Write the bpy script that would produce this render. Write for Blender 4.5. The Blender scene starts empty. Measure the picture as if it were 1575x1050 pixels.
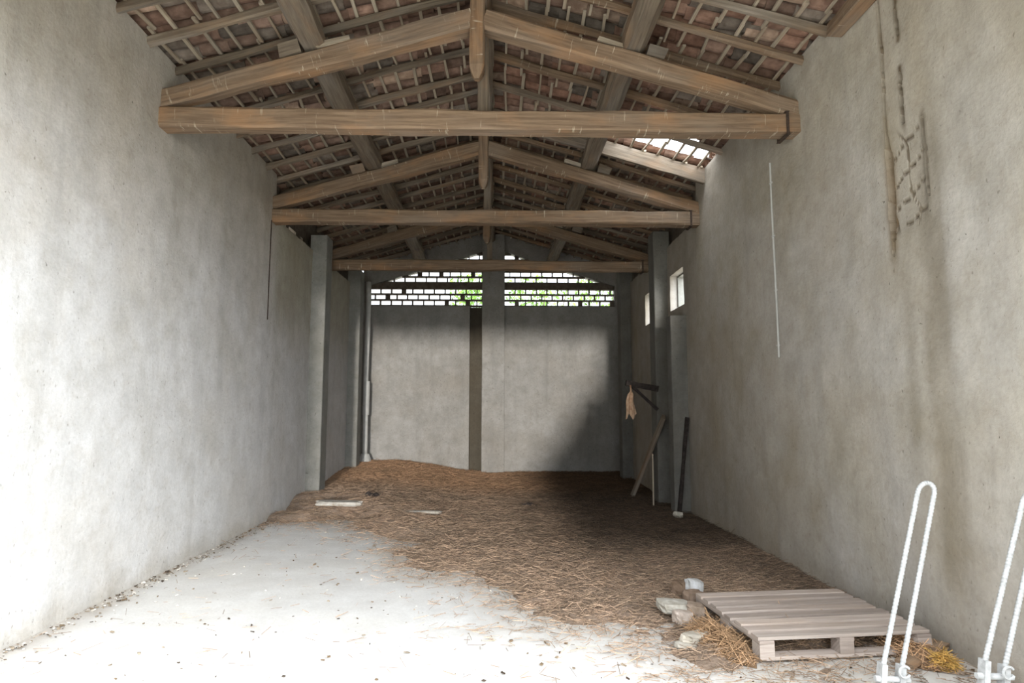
import bpy, math, random
import numpy as np
from mathutils import Vector, Matrix, Euler, noise

random.seed(7)
S = bpy.context.scene
COL = S.collection
PI = math.pi
XL, XR = -3.32, 3.03            # inner faces of the side walls
YF, YB = 2.0, 15.79             # doorway line, back wall
XC = -0.16                      # ridge line
EAVE = 4.98

# ------------------------------------------------------------------ camera
cam_d = bpy.data.cameras.new('camera')
cam = bpy.data.objects.new('camera', cam_d)
COL.objects.link(cam)
cam_d.sensor_width = 36
cam_d.lens = 987.3 * 36 / 1575
cam_d.clip_start = 0.05
cam_d.clip_end = 400
PITCH, YAW, ROLL = 0.10722, 0.023905, 0.00137
cam.matrix_world = (Matrix.Translation((0, 0, 1.6)) @ Matrix.Rotation(-YAW, 4, 'Z')
                    @ Matrix.Rotation(PI / 2 + PITCH, 4, 'X') @ Matrix.Rotation(ROLL, 4, 'Z'))
S.camera = cam

# ------------------------------------------------------------------ world: bright hazy sky, glow behind-right of the camera
W = bpy.data.worlds.new('hazy_sky')
S.world = W
W.use_nodes = True
wn = W.node_tree.nodes
wl = W.node_tree.links
wn.clear()
w_out = wn.new('ShaderNodeOutputWorld')
w_bg = wn.new('ShaderNodeBackground')
w_tc = wn.new('ShaderNodeTexCoord')
w_dot = wn.new('ShaderNodeVectorMath'); w_dot.operation = 'DOT_PRODUCT'
gd = Vector((0.64, -0.72, 0.24)).normalized()
w_dot.inputs[1].default_value = gd
w_mx = wn.new('ShaderNodeMath'); w_mx.operation = 'MAXIMUM'; w_mx.inputs[1].default_value = 0.0
w_pw = wn.new('ShaderNodeMath'); w_pw.operation = 'POWER'; w_pw.inputs[1].default_value = 5.0
w_ma = wn.new('ShaderNodeMath'); w_ma.operation = 'MULTIPLY_ADD'
w_ma.inputs[1].default_value = 19.0
w_ma.inputs[2].default_value = 1.7
wl.new(w_tc.outputs['Generated'], w_dot.inputs[0])
wl.new(w_dot.outputs['Value'], w_mx.inputs[0])
wl.new(w_mx.outputs[0], w_pw.inputs[0])
wl.new(w_pw.outputs[0], w_ma.inputs[0])
w_sep = wn.new('ShaderNodeSeparateXYZ')
wl.new(w_tc.outputs['Generated'], w_sep.inputs[0])
w_z = wn.new('ShaderNodeMath'); w_z.operation = 'MAXIMUM'; w_z.inputs[1].default_value = 0.0
wl.new(w_sep.outputs['Z'], w_z.inputs[0])
w_z2 = wn.new('ShaderNodeMath'); w_z2.operation = 'POWER'; w_z2.inputs[1].default_value = 2.0
wl.new(w_z.outputs[0], w_z2.inputs[0])
w_z3 = wn.new('ShaderNodeMath'); w_z3.operation = 'MULTIPLY_ADD'; w_z3.inputs[1].default_value = 15.0
wl.new(w_z2.outputs[0], w_z3.inputs[0]); wl.new(w_ma.outputs[0], w_z3.inputs[2])
wl.new(w_z3.outputs[0], w_bg.inputs['Strength'])
w_bg.inputs['Color'].default_value = (0.875, 0.935, 1.0, 1)
wl.new(w_bg.outputs[0], w_out.inputs[0])

# ------------------------------------------------------------------ sun: low, hazy, slanting in through the doorway
SUN_DIR = Vector((-0.022, 0.99, -0.062)).normalized()
sun_d = bpy.data.lights.new('sun', 'SUN')
sun_d.energy = 3.6
sun_d.angle = math.radians(3)
sun_d.color = (1.0, 0.97, 0.93)
sun = bpy.data.objects.new('sun', sun_d)
sun.rotation_euler = SUN_DIR.to_track_quat('-Z', 'Y').to_euler()
COL.objects.link(sun)

S.view_settings.view_transform = 'Standard'
S.view_settings.look = 'None'
S.view_settings.gamma = 1.0
S.view_settings.use_curve_mapping = False
S.view_settings.exposure = 0.0
S.cycles.diffuse_bounces = 6
S.cycles.max_bounces = 8
S.cycles.use_denoising = True

# sampling portals (they emit nothing): doorway
def portal(name, loc, rot, sx, sy):
    d = bpy.data.lights.new(name, 'AREA')
    d.shape = 'RECTANGLE'; d.size = sx; d.size_y = sy
    d.cycles.is_portal = True
    o = bpy.data.objects.new(name, d)
    o.location = loc; o.rotation_euler = rot
    COL.objects.link(o)
portal('doorway_portal', ((XL + XR) / 2, YF - 0.32, 2.05), (PI / 2, 0, 0), 6.3, 4.1)

# ------------------------------------------------------------------ helpers
def tag(o, label=None, cat=None, group=None, kind=None):
    if label: o['label'] = label
    if cat: o['category'] = cat
    if group: o['group'] = group
    if kind: o['kind'] = kind
    return o

def thing(name, label, cat, loc=(0, 0, 0), group=None, kind=None):
    o = bpy.data.objects.new(name, None)
    o.empty_display_size = 0.1
    COL.objects.link(o)
    o.location = loc
    return tag(o, label, cat, group, kind)

class MB:
    """collects faces (world coordinates) and builds ONE mesh object"""
    def __init__(self):
        self.v = []; self.f = []; self.uv = []; self.col = []
    def add(self, vs, fs, uvs=None, col=None):
        n = len(self.v)
        self.v += [tuple(p) for p in vs]
        for k, f in enumerate(fs):
            self.f.append([i + n for i in f])
            self.uv += (uvs[k] if uvs else [(0, 0)] * len(f))
        self.col += [col or (1, 1, 1)] * len(fs)
    def box(self, c, size, rot=None, col=None, jit=0.0):
        hx, hy, hz = size[0] / 2, size[1] / 2, size[2] / 2
        L = max(size)
        vs = []
        for x in (-1, 1):
            for y in (-1, 1):
                for z in (-1, 1):
                    vs.append(Vector((x * hx, y * hy, z * hz)) + (Vector([random.uniform(-jit, jit) for _ in range(3)]) if jit else Vector()))
        fs = [(0, 1, 3, 2), (4, 6, 7, 5), (0, 4, 5, 1), (2, 3, 7, 6), (0, 2, 6, 4), (1, 5, 7, 3)]
        ax = size.index(L) if isinstance(size, (tuple, list)) else 0
        uvs = []
        for f in fs:
            uvs.append([(vs[i][ax], vs[i][(ax + 1) % 3] + vs[i][(ax + 2) % 3]) for i in f])
        m = (rot.to_matrix() if isinstance(rot, Euler) else rot) if rot is not None else Matrix.Identity(3)
        c = Vector(c)
        self.add([c + m @ p for p in vs], fs, uvs, col)
    def sweep(self, pts, prof, up=Vector((0, 0, 1)), col=None, scale=None, jit=0.0, seed=0.0, closed_ends=True):
        """prof: list of (a,b) around the section"""
        n = len(prof)
        rings = []
        acc = 0.0; us = []
        per = [0.0]
        for i in range(n):
            a, b = prof[i], prof[(i + 1) % n]
            per.append(per[-1] + math.hypot(a[0] - b[0], a[1] - b[1]))
        for i, p in enumerate(pts):
            p = Vector(p)
            t = (Vector(pts[min(i + 1, len(pts) - 1)]) - Vector(pts[max(i - 1, 0)])).normalized()
            if i: acc += (p - Vector(pts[i - 1])).length
            us.append(acc)
            u = up if abs(t.dot(up)) < 0.97 else Vector((0, 1, 0))
            s = t.cross(u).normalized(); w = s.cross(t).normalized()
            k = scale[i] if scale else 1.0
            ring = []
            for j, (a, b) in enumerate(prof):
                q = p + s * a * k + w * b * k
                if jit:
                    d = noise.noise_vector(Vector((acc * 1.7 + seed, j * 0.9, seed * 0.37)))
                    q = q + (s * d.x + w * d.y) * jit
                ring.append(q)
            rings.append(ring)
        vs = [q for r in rings for q in r]
        fs = []; uvs = []
        for i in range(len(pts) - 1):
            for j in range(n):
                j2 = (j + 1) % n
                fs.append((i * n + j, (i + 1) * n + j, (i + 1) * n + j2, i * n + j2))
                uvs.append([(us[i], per[j]), (us[i + 1], per[j]), (us[i + 1], per[j + 1]), (us[i], per[j + 1])])
        if closed_ends:
            fs.append(tuple(range(n))); uvs.append([(0.01 * a, 5 + b) for a, b in prof])
            m = (len(pts) - 1) * n
            fs.append(tuple(m + j for j in reversed(range(n)))); uvs.append([(0.01 * a, 5 + b) for a, b in reversed(prof)])
        self.add(vs, fs, uvs, col)
    def build(self, name, mat, parent=None, loc=None, smooth=False, wn_=False):
        o_loc = Vector(loc) if loc is not None else (Vector(parent_world(parent)) if parent else Vector((0, 0, 0)))
        me = bpy.data.meshes.new(name)
        me.from_pydata([(p[0] - o_loc.x, p[1] - o_loc.y, p[2] - o_loc.z) for p in self.v], [], self.f)
        uvl = me.uv_layers.new(name='UVMap')
        flat = np.array(self.uv, dtype=np.float32).ravel()
        uvl.data.foreach_set('uv', flat)
        if True:
            at = me.attributes.new('tint', 'FLOAT_COLOR', 'FACE')
            at.data.foreach_set('color', np.array([(c[0], c[1], c[2], 1) for c in self.col], dtype=np.float32).ravel())
        me.materials.append(mat)
        if smooth:
            me.polygons.foreach_set('use_smooth', [True] * len(me.polygons))
        me.update()
        o = bpy.data.objects.new(name, me)
        COL.objects.link(o)
        if parent:
            o.parent = parent
            o.location = (0, 0, 0)
        else:
            o.location = o_loc
        return o

def parent_world(o):
    v = Vector(o.location)
    while o.parent:
        o = o.parent
        v = v + Vector(o.location)
    return v

def rectprof(w, h, c=0.12):
    a, b = w / 2, h / 2
    k = min(w, h) * c
    return [(-a + k, -b), (a - k, -b), (a, -b + k), (a, b - k), (a - k, b), (-a + k, b), (-a, b - k), (-a, -b + k)]

def circ(r, n=8):
    return [(r * math.cos(2 * PI * i / n), r * math.sin(2 * PI * i / n)) for i in range(n)]

def lin(p0, p1, n, bow=0.0, seed=0.0, bowz=0.0):
    p0, p1 = Vector(p0), Vector(p1)
    out = []
    for i in range(n + 1):
        t = i / n
        q = p0.lerp(p1, t)
        d = noise.noise_vector(Vector((t * 2.2 + seed, seed * 1.3, 4.0)))
        q = q + Vector((0, d.y * bow, d.z * bowz)) * math.sin(PI * min(1, max(0, t)))
        out.append(q)
    return out

# ------------------------------------------------------------------ materials
def mat_new(name):
    m = bpy.data.materials.new(name)
    m.use_nodes = True
    nt = m.node_tree
    b = nt.nodes['Principled BSDF']
    b.inputs['Roughness'].default_value = 0.9
    b.inputs['Specular IOR Level'].default_value = 0.15
    return m, nt, b

class NT:
    def __init__(self, nt): self.nt = nt; self.N = nt.nodes; self.L = nt.links
    def n(self, t, **k):
        x = self.N.new(t)
        for a, v in k.items(): setattr(x, a, v)
        return x
    def link(self, a, b): self.L.new(a, b)
    def noise(self, vec, scale, detail=4, rough=0.55, dist=0.0):
        x = self.n('ShaderNodeTexNoise')
        x.inputs['Scale'].default_value = scale
        x.inputs['Detail'].default_value = detail
        x.inputs['Roughness'].default_value = rough
        x.inputs['Distortion'].default_value = dist
        if vec is not None: self.link(vec, x.inputs['Vector'])
        return x.outputs['Fac']
    def mapping(self, vec, sc=(1, 1, 1), loc=(0, 0, 0)):
        x = self.n('ShaderNodeMapping')
        x.inputs['Scale'].default_value = sc
        x.inputs['Location'].default_value = loc
        self.link(vec, x.inputs['Vector'])
        return x.outputs[0]
    def ramp(self, fac, stops):
        x = self.n('ShaderNodeValToRGB')
        e = x.color_ramp.elements
        e[0].position, e[0].color = stops[0][0], tuple(stops[0][1]) + (1,)
        e[1].position, e[1].color = stops[-1][0], tuple(stops[-1][1]) + (1,)
        for p, c in stops[1:-1]:
            q = e.new(p); q.color = tuple(c) + (1,)
        self.link(fac, x.inputs[0])
        return x.outputs[0]
    def val(self, fac, a, b, lo=0.0, hi=1.0):
        x = self.n('ShaderNodeMapRange')
        x.inputs['From Min'].default_value = a; x.inputs['From Max'].default_value = b
        x.inputs['To Min'].default_value = lo; x.inputs['To Max'].default_value = hi
        self.link(fac, x.inputs['Value'])
        return x.outputs[0]
    def mix(self, fac, a, b, mode='MIX'):
        x = self.n('ShaderNodeMix', data_type='RGBA', blend_type=mode)
        if isinstance(fac, (int, float)): x.inputs[0].default_value = fac
        else: self.link(fac, x.inputs[0])
        for s, v in ((6, a), (7, b)):
            if isinstance(v, (tuple, list)): x.inputs[s].default_value = tuple(v) + (1,)
            else: self.link(v, x.inputs[s])
        return x.outputs[2]
    def math(self, op, a, b=0.0):
        x = self.n('ShaderNodeMath', operation=op)
        for s, v in ((0, a), (1, b)):
            if isinstance(v, (int, float)): x.inputs[s].default_value = v
            else: self.link(v, x.inputs[s])
        return x.outputs[0]
    def bump(self, b, h, strength=0.3, dist=0.02):
        x = self.n('ShaderNodeBump')
        x.inputs['Strength'].default_value = strength
        x.inputs['Distance'].default_value = dist
        self.link(h, x.inputs['Height'])
        self.link(x.outputs[0], b.inputs['Normal'])
    def pos(self):
        return self.n('ShaderNodeNewGeometry').outputs['Position']
    def attr(self, name):
        return self.n('ShaderNodeAttribute', attribute_name=name).outputs['Color']

def mat_plaster(name, c1, c2, warm, streak=0.35):
    m, nt, b = mat_new(name)
    t = NT(nt)
    P = t.pos()
    big = t.noise(P, 0.7, 5, 0.6)
    mid = t.noise(P, 3.2, 6, 0.65)
    fine = t.noise(P, 28, 4, 0.7)
    st = t.noise(t.mapping(P, (2.2, 2.2, 0.22)), 1.6, 5, 0.6, 0.3)
    c = t.ramp(mid, [(0.3, c1), (0.7, c2)])
    c = t.mix(t.val(big, 0.45, 0.7, 0, 0.55), c, warm)
    c = t.mix(t.val(st, 0.5, 0.75, 0, streak), c, tuple(x * 0.62 for x in c1))
    c = t.mix(t.val(fine, 0.35, 0.7, 0.22, 0.0), c, tuple(x * 0.5 for x in c1))
    mo = t.noise(P, 8.5, 7, 0.72, 0.6)
    c = t.mix(t.val(mo, 0.50, 0.72, 0, 0.42), c, tuple(x * 0.72 for x in warm))
    sp = t.noise(t.mapping(P, (1, 1, 0.6)), 34, 3, 0.5)
    c = t.mix(t.val(sp, 0.66, 0.74, 0, 0.55), c, tuple(x * 0.35 for x in warm))
    # pits
    v = t.n('ShaderNodeTexVoronoi'); v.inputs['Scale'].default_value = 8.5
    v.inputs['Randomness'].default_value = 1.0
    warp = t.n('ShaderNodeVectorMath', operation='ADD')
    nz = t.n('ShaderNodeTexNoise'); nz.inputs['Scale'].default_value = 16
    t.link(P, nz.inputs['Vector'])
    sc = t.n('ShaderNodeVectorMath', operation='SCALE'); sc.inputs['Scale'].default_value = 0.12
    t.link(nz.outputs['Color'], sc.inputs[0])
    t.link(P, warp.inputs[0]); t.link(sc.outputs[0], warp.inputs[1])
    t.link(warp.outputs[0], v.inputs['Vector'])
    pit = t.val(v.outputs['Distance'], 0.05, 0.12, 1, 0)
    sel = t.math('GREATER_THAN', t.n('ShaderNodeSeparateColor').outputs[0], 0.5)
    sepn = sel.node.inputs[0].links[0].from_node
    t.link(v.outputs['Color'], sepn.inputs[0])
    sel.node.inputs[1].default_value = 0.45
    pit = t.math('MULTIPLY', pit, sel)
    c = t.mix(t.math('MULTIPLY', pit, 0.6), c, (0.10, 0.09, 0.07))
    c = t.mix(1.0, c, t.attr('tint'), 'MULTIPLY')
    t.link(c, b.inputs['Base Color'])
    h = t.math('ADD', t.math('MULTIPLY', mid, 0.8), t.math('MULTIPLY', fine, 0.35))
    h = t.math('SUBTRACT', h, t.math('MULTIPLY', pit, 0.5))
    t.bump(b, h, 0.55, 0.02)
    return m

def mat_wood(name, dark, lightc, orange, grey=0.3, droppings=0.0):
    m, nt, b = mat_new(name)
    t = NT(nt)
    uv = t.n('ShaderNodeUVMap').outputs[0]
    oi = t.n('ShaderNodeObjectInfo').outputs['Random']
    off = t.n('ShaderNodeVectorMath', operation='ADD')
    cmb = t.n('ShaderNodeCombineXYZ')
    r = t.math('MULTIPLY', oi, 37.0)
    t.link(r, cmb.inputs[0]); t.link(r, cmb.inputs[1])
    t.link(uv, off.inputs[0]); t.link(cmb.outputs[0], off.inputs[1])
    V = off.outputs[0]
    grain = t.noise(t.mapping(V, (1.2, 22, 1)), 1.5, 5, 0.65, 0.4)
    blot = t.noise(t.mapping(V, (1.0, 2.4, 1)), 1.3, 4, 0.6)
    blot2 = t.noise(t.mapping(V, (0.5, 1.6, 1), (7, 3, 1)), 1.1, 3, 0.6)
    c = t.ramp(grain, [(0.28, dark), (0.72, lightc)])
    c = t.mix(t.val(blot, 0.5, 0.72, 0, 0.7), c, orange)
    c = t.mix(t.val(blot2, 0.5, 0.7, 0, grey), c, (0.36, 0.33, 0.29))
    if droppings:
        dr = t.noise(t.mapping(V, (26, 3.2, 1), (2, 9, 0)), 1.0, 3, 0.6)
        msk = t.noise(t.mapping(V, (1.1, 0.8, 1), (5, 2, 0)), 1.5, 2)
        f = t.math('MULTIPLY', t.val(dr, 0.62, 0.70, 0, droppings), t.val(msk, 0.45, 0.6, 0, 1))
        c = t.mix(f, c, (0.62, 0.55, 0.42))
    bri = t.val(oi, 0, 1, 0.78, 1.15)
    hs = t.n('ShaderNodeHueSaturation')
    t.link(bri, hs.inputs['Value']); t.link(c, hs.inputs['Color'])
    t.link(hs.outputs[0], b.inputs['Base Color'])
    t.bump(b, t.math('ADD', grain, t.math('MULTIPLY', blot, 0.5)), 0.45, 0.012)
    return m

def mat_flat(name, c1, c2, scale=12, bump=0.3, rough=0.9, dist=0.01, use_tint=False, metal=0.0):
    m, nt, b = mat_new(name)
    t = NT(nt)
    P = t.pos()
    n = t.noise(P, scale, 5, 0.6)
    c = t.ramp(n, [(0.3, c1), (0.7, c2)])
    if use_tint:
        c = t.mix(1.0, c, t.attr('tint'), 'MULTIPLY')
    t.link(c, b.inputs['Base Color'])
    b.inputs['Roughness'].default_value = rough
    b.inputs['Metallic'].default_value = metal
    t.bump(b, n, bump, dist)
    return m

M_WALL = mat_plaster('plaster_render', (0.49, 0.472, 0.445), (0.64, 0.62, 0.595), (0.50, 0.445, 0.37))
M_CONC = mat_plaster('bare_concrete', (0.20, 0.195, 0.175), (0.30, 0.29, 0.26), (0.22, 0.20, 0.15), 0.45)
M_CONC_SHADE = mat_plaster('shaded_concrete', (0.125, 0.12, 0.105), (0.19, 0.18, 0.16), (0.14, 0.125, 0.095), 0.45)  # bare concrete darkened to carry the shade of the right side
M_BACK = mat_plaster('back_render', (0.235, 0.225, 0.205), (0.335, 0.32, 0.295), (0.23, 0.20, 0.16), 0.4)
M_WOOD = mat_wood('truss_timber', (0.12, 0.078, 0.05), (0.29, 0.205, 0.135), (0.36, 0.20, 0.10), 0.25, 0.8)
M_WOOD2 = mat_wood('grey_timber', (0.105, 0.08, 0.06), (0.255, 0.205, 0.15), (0.27, 0.17, 0.10), 0.45)
M_LATH = mat_wood('lath_wood', (0.27, 0.215, 0.155), (0.50, 0.43, 0.33), (0.36, 0.25, 0.16), 0.4)
M_PALLET = mat_wood('pallet_wood', (0.27, 0.215, 0.18), (0.47, 0.395, 0.34), (0.40, 0.31, 0.24), 0.3)
M_IRON = mat_flat('rusty_iron', (0.03, 0.024, 0.02), (0.09, 0.06, 0.045), 30, 0.4, 0.7)
M_TILE = mat_flat('clay_tile', (0.16, 0.105, 0.08), (0.36, 0.26, 0.205), 9, 0.5, 0.95, 0.01, True)
M_BRICK = mat_flat('lattice_brick', (0.09, 0.07, 0.055), (0.17, 0.14, 0.11), 9, 0.5, 0.95, 0.01)
M_WHITE = mat_flat('white_painted_metal', (0.34, 0.34, 0.33), (0.52, 0.52, 0.51), 30, 0.3, 0.5, 0.003)
M_PIPE = mat_flat('pale_pipe', (0.40, 0.395, 0.37), (0.50, 0.49, 0.46), 10, 0.2, 0.6)
M_STONE = mat_flat('rubble_stone', (0.36, 0.33, 0.28), (0.62, 0.60, 0.56), 14, 0.7, 0.95, 0.02, True)
M_DARK = mat_flat('dark_scrap', (0.018, 0.014, 0.012), (0.05, 0.04, 0.035), 20, 0.5, 0.9)
M_CLOTH = mat_flat('tan_cloth', (0.42, 0.26, 0.16), (0.62, 0.44, 0.30), 22, 0.5, 0.9)
M_LEAF = mat_flat('leaves', (0.05, 0.12, 0.02), (0.16, 0.28, 0.06), 5, 0.1, 0.7, 0.01, True)
M_BARK = mat_flat('bark', (0.10, 0.08, 0.06), (0.2, 0.17, 0.13), 10, 0.6)
M_GROUND = mat_flat('yard_ground', (0.34, 0.32, 0.27), (0.5, 0.48, 0.42), 1.5, 0.4)

def mat_floor():
    m, nt, b = mat_new('concrete_floor')
    t = NT(nt)
    P = t.pos()
    big = t.noise(P, 0.55, 5, 0.6)
    mid = t.noise(P, 2.6, 6, 0.65)
    fine = t.noise(P, 40, 4, 0.7)
    c = t.ramp(mid, [(0.3, (0.55, 0.53, 0.50)), (0.7, (0.68, 0.665, 0.635))])
    c = t.mix(t.val(big, 0.45, 0.7, 0, 0.5), c, (0.58, 0.54, 0.47))
    c = t.mix(t.val(fine, 0.3, 0.6, 0.2, 0), c, (0.34, 0.3, 0.25))
    v = t.n('ShaderNodeTexVoronoi'); v.inputs['Scale'].default_value = 9.0
    t.link(P, v.inputs['Vector'])
    sp = t.math('MULTIPLY', t.val(v.outputs['Distance'], 0.04, 0.09, 1, 0), t.val(mid, 0.45, 0.6, 0, 1))
    c = t.mix(t.math('MULTIPLY', sp, 0.7), c, (0.2, 0.16, 0.12))
    c = t.mix(1.0, c, t.attr('tint'), 'MULTIPLY')
    t.link(c, b.inputs['Base Color'])
    t.bump(b, t.math('ADD', mid, t.math('MULTIPLY', fine, 0.3)), 0.35, 0.015)
    return m
M_FLOOR = mat_floor()

def mat_straw():
    m, nt, b = mat_new('straw')
    t = NT(nt)
    P = t.pos()
    n1 = t.noise(P, 1.6, 5, 0.6)
    n2 = t.noise(t.mapping(P, (30, 60, 30)), 1.0, 4, 0.7, 1.0)
    c = t.ramp(n2, [(0.3, (0.19, 0.135, 0.10)), (0.7, (0.40, 0.295, 0.215))])
    c = t.mix(t.val(n1, 0.4, 0.68, 0, 0.6), c, (0.20, 0.155, 0.115))
    c = t.mix(1.0, c, t.attr('tint'), 'MULTIPLY')
    t.link(c, b.inputs['Base Color'])
    t.bump(b, n2, 0.8, 0.02)
    return m
M_STRAW = mat_straw()

# ------------------------------------------------------------------ floor, straw field
def sstep(a, b, x):
    t = np.clip((x - a) / (b - a), 0, 1)
    return t * t * (3 - 2 * t)

_BX = np.array([-3.4, -2.6, -2.2, -1.6, -1.15, -0.5, 0.0, 0.6, 1.2, 1.7, 2.4, 3.2])
_BY = np.array([9.9, 9.95, 9.9, 9.0, 7.9, 6.9, 5.9, 5.15, 4.75, 4.65, 4.5, 4.4])
rng = np.random.RandomState(3)
_waves = [(rng.uniform(0.5, 5), rng.uniform(0, 2 * PI), rng.uniform(0, 2 * PI)) for _ in range(26)]
def wnoise(x, y, f=1.0):
    r = 0
    for k, a, p in _waves:
        r = r + np.sin(f * k * (x * math.cos(a) + y * math.sin(a)) + p) / (k + 0.5)
    return r / 6.0
def straw_depth(x, y):
    """distance behind the ragged front edge of the straw"""
    return (y - np.interp(x, _BX, _BY)) * 0.75 + 0.75 * wnoise(x, y * 1.4, 2.0) + 0.30 * wnoise(x + 3, y, 7.0) + 0.12 * wnoise(x, y + 5, 19.0)
def mound_h(x, y):
    d = straw_depth(x, y)
    left = 1 - sstep(-2.4, -0.2, x)
    back = sstep(11.5, 15.5, y)
    h = 0.028 * sstep(0.0, 0.35, d) + (0.17 * left) * sstep(0.1, 0.9, d)
    h = h + back * (0.10 + 0.10 * left) * sstep(0, 1, d)
    h = h + 0.028 * wnoise(x, y, 5.0) * sstep(0.1, 0.6, d)
    return h - 0.012 * (1 - sstep(-0.1, 0.1, d))
def mh(x, y): return max(0.0, float(mound_h(np.array(x), np.array(y))))

def grid_obj(name, xs, ys, zf, mat, tintf=None, smooth=True):
    X, Y = np.meshgrid(xs, ys)
    Z = zf(X, Y)
    nx, ny = len(xs), len(ys)
    v = np.stack([X, Y, Z], -1).reshape(-1, 3)
    i = np.arange(nx - 1)[None, :] + nx * np.arange(ny - 1)[:, None]
    f = np.stack([i, i + 1, i + nx + 1, i + nx], -1).reshape(-1, 4)
    me = bpy.data.meshes.new(name)
    me.from_pydata(v.tolist(), [], f.tolist())
    at = me.attributes.new('tint', 'FLOAT_COLOR', 'POINT')
    c = np.ones((len(v), 4), dtype=np.float32)
    if tintf is not None: c[:, :3] = tintf(v[:, 0], v[:, 1])
    at.data.foreach_set('color', c.ravel())
    me.materials.append(mat)
    me.polygons.foreach_set('use_smooth', [smooth] * len(f))
    o = bpy.data.objects.new(name, me)
    COL.objects.link(o)
    return o

def floor_tint(x, y):
    c = np.ones((len(x), 3))
    # dirt along the walls and trodden chaff near the straw
    e = np.minimum(x - XL, XR - x)
    k = (1 - sstep(0.02, 0.28, e + 0.1 * wnoise(x, y, 6))) * 0.45
    d = straw_depth(x, y)
    k2 = sstep(-1.0, 0.0, d + 0.3 * wnoise(x, y, 7)) * 0.28
    c *= (1 - np.maximum(k, k2))[:, None] * np.array([1, 1, 1]) + (np.maximum(k, k2))[:, None] * np.array([0.55, 0.45, 0.34])
    return c
fl = grid_obj('floor', np.linspace(XL - 0.32, XR + 0.32, 110), np.linspace(0.6, 16.4, 240),
              lambda X, Y: 0.006 * wnoise(X, Y, 3.0) - 0.004, M_FLOOR, floor_tint)
tag(fl, kind='structure')
gr = MB(); gr.box((0, 0, -0.25), (160, 160, 0.4)); g = gr.build('ground', M_GROUND); tag(g, kind='structure')

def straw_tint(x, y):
    # shade towards the right rear, painted into the straw colour
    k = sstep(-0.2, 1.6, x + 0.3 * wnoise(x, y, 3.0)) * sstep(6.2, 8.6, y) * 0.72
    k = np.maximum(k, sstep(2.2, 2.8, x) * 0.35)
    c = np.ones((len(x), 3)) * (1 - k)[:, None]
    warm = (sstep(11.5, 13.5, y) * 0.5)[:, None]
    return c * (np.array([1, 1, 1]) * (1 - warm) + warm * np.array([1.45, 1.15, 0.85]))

def build_straw():
    xs = np.linspace(XL, XR, 160); ys = np.linspace(3.9, 15.79, 300)
    X, Y = np.meshgrid(xs, ys)
    Z = mound_h(X, Y)
    nx, ny = len(xs), len(ys)
    V = [np.stack([X, Y, Z], -1).reshape(-1, 3)]
    i = np.arange(nx - 1)[None, :] + nx * np.arange(ny - 1)[:, None]
    F = [np.stack([i, i + 1, i + nx + 1, i + nx], -1).reshape(-1, 4)]
    keep = (Z.reshape(-1)[F[0]] > -0.008).any(1)
    F[0] = F[0][keep]
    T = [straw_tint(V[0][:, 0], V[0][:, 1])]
    # loose stalks: thin triangular prisms
    r = np.random.RandomState(11)
    N = 150000
    x = r.uniform(XL + 0.03, XR - 0.03, N)
    y = 3.6 + (15.7 - 3.6) * r.uniform(0, 1, N) ** 1.15
    d = straw_depth(x, y) + 0.35 * wnoise(x, y, 9.0)
    pr = np.where(d > 0.0, 0.62, np.clip(0.5 * np.exp(d * 2.4), 0.006, 0.5))
    k = r.uniform(0, 1, N) < pr
    x, y = x[k], y[k]; N = len(x)
    z = np.maximum(0.0, mound_h(x, y)) + r.uniform(0.001, 0.02, N)
    a = r.normal(0.0, 0.9, N) + np.where(r.uniform(0, 1, N) < 0.3, PI / 2, 0)
    el = r.normal(0, 0.16, N)
    ln = r.uniform(0.03, 0.13, N)
    rad = r.uniform(0.0010, 0.0026, N)
    dv = np.stack([np.cos(a) * np.cos(el), np.sin(a) * np.cos(el), np.sin(el)], -1) * ln[:, None]
    sd = np.stack([-np.sin(a), np.cos(a), np.zeros(N)], -1) * rad[:, None]
    up = np.zeros((N, 3)); up[:, 2] = rad * 1.5
    c = np.stack([x, y, z], -1)
    m = c + np.array([0, 0, 1]) * (np.abs(np.sin(el)) * ln / 2)[:, None]
    vs = np.stack([m - dv / 2 - sd, m - dv / 2 + sd, m - dv / 2 + up, m + dv / 2 - sd, m + dv / 2 + sd, m + dv / 2 + up], 1).reshape(-1, 3)
    base = (np.arange(N) * 6)[:, None] + len(V[0])
    fq = np.concatenate([base + np.array([[0, 1, 4, 3]]), base + np.array([[1, 2, 5, 4]]), base + np.array([[2, 0, 3, 5]])], 0)
    br = r.uniform(0.7, 2.1, N)
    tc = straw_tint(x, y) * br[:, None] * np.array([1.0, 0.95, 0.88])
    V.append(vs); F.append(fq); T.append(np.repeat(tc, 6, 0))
    V = np.concatenate(V); F = np.concatenate(F); T = np.concatenate(T)
    me = bpy.data.meshes.new('straw')
    me.vertices.add(len(V)); me.vertices.foreach_set('co', V.astype(np.float32).ravel())
    me.loops.add(F.size); me.loops.foreach_set('vertex_index', F.astype(np.int32).ravel())
    me.polygons.add(len(F)); me.polygons.foreach_set('loop_start', (np.arange(len(F)) * 4).astype(np.int32))
    me.update(calc_edges=True)
    at = me.attributes.new('tint', 'FLOAT_COLOR', 'POINT')
    at.data.foreach_set('color', np.concatenate([T, np.ones((len(T), 1))], 1).astype(np.float32).ravel())
    me.materials.append(M_STRAW)
    me.validate()
    o = bpy.data.objects.new('straw', me)
    COL.objects.link(o)
    tag(o, 'trampled brown straw spread over the back and right of the floor', 'straw', kind='stuff')
build_straw()

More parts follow.
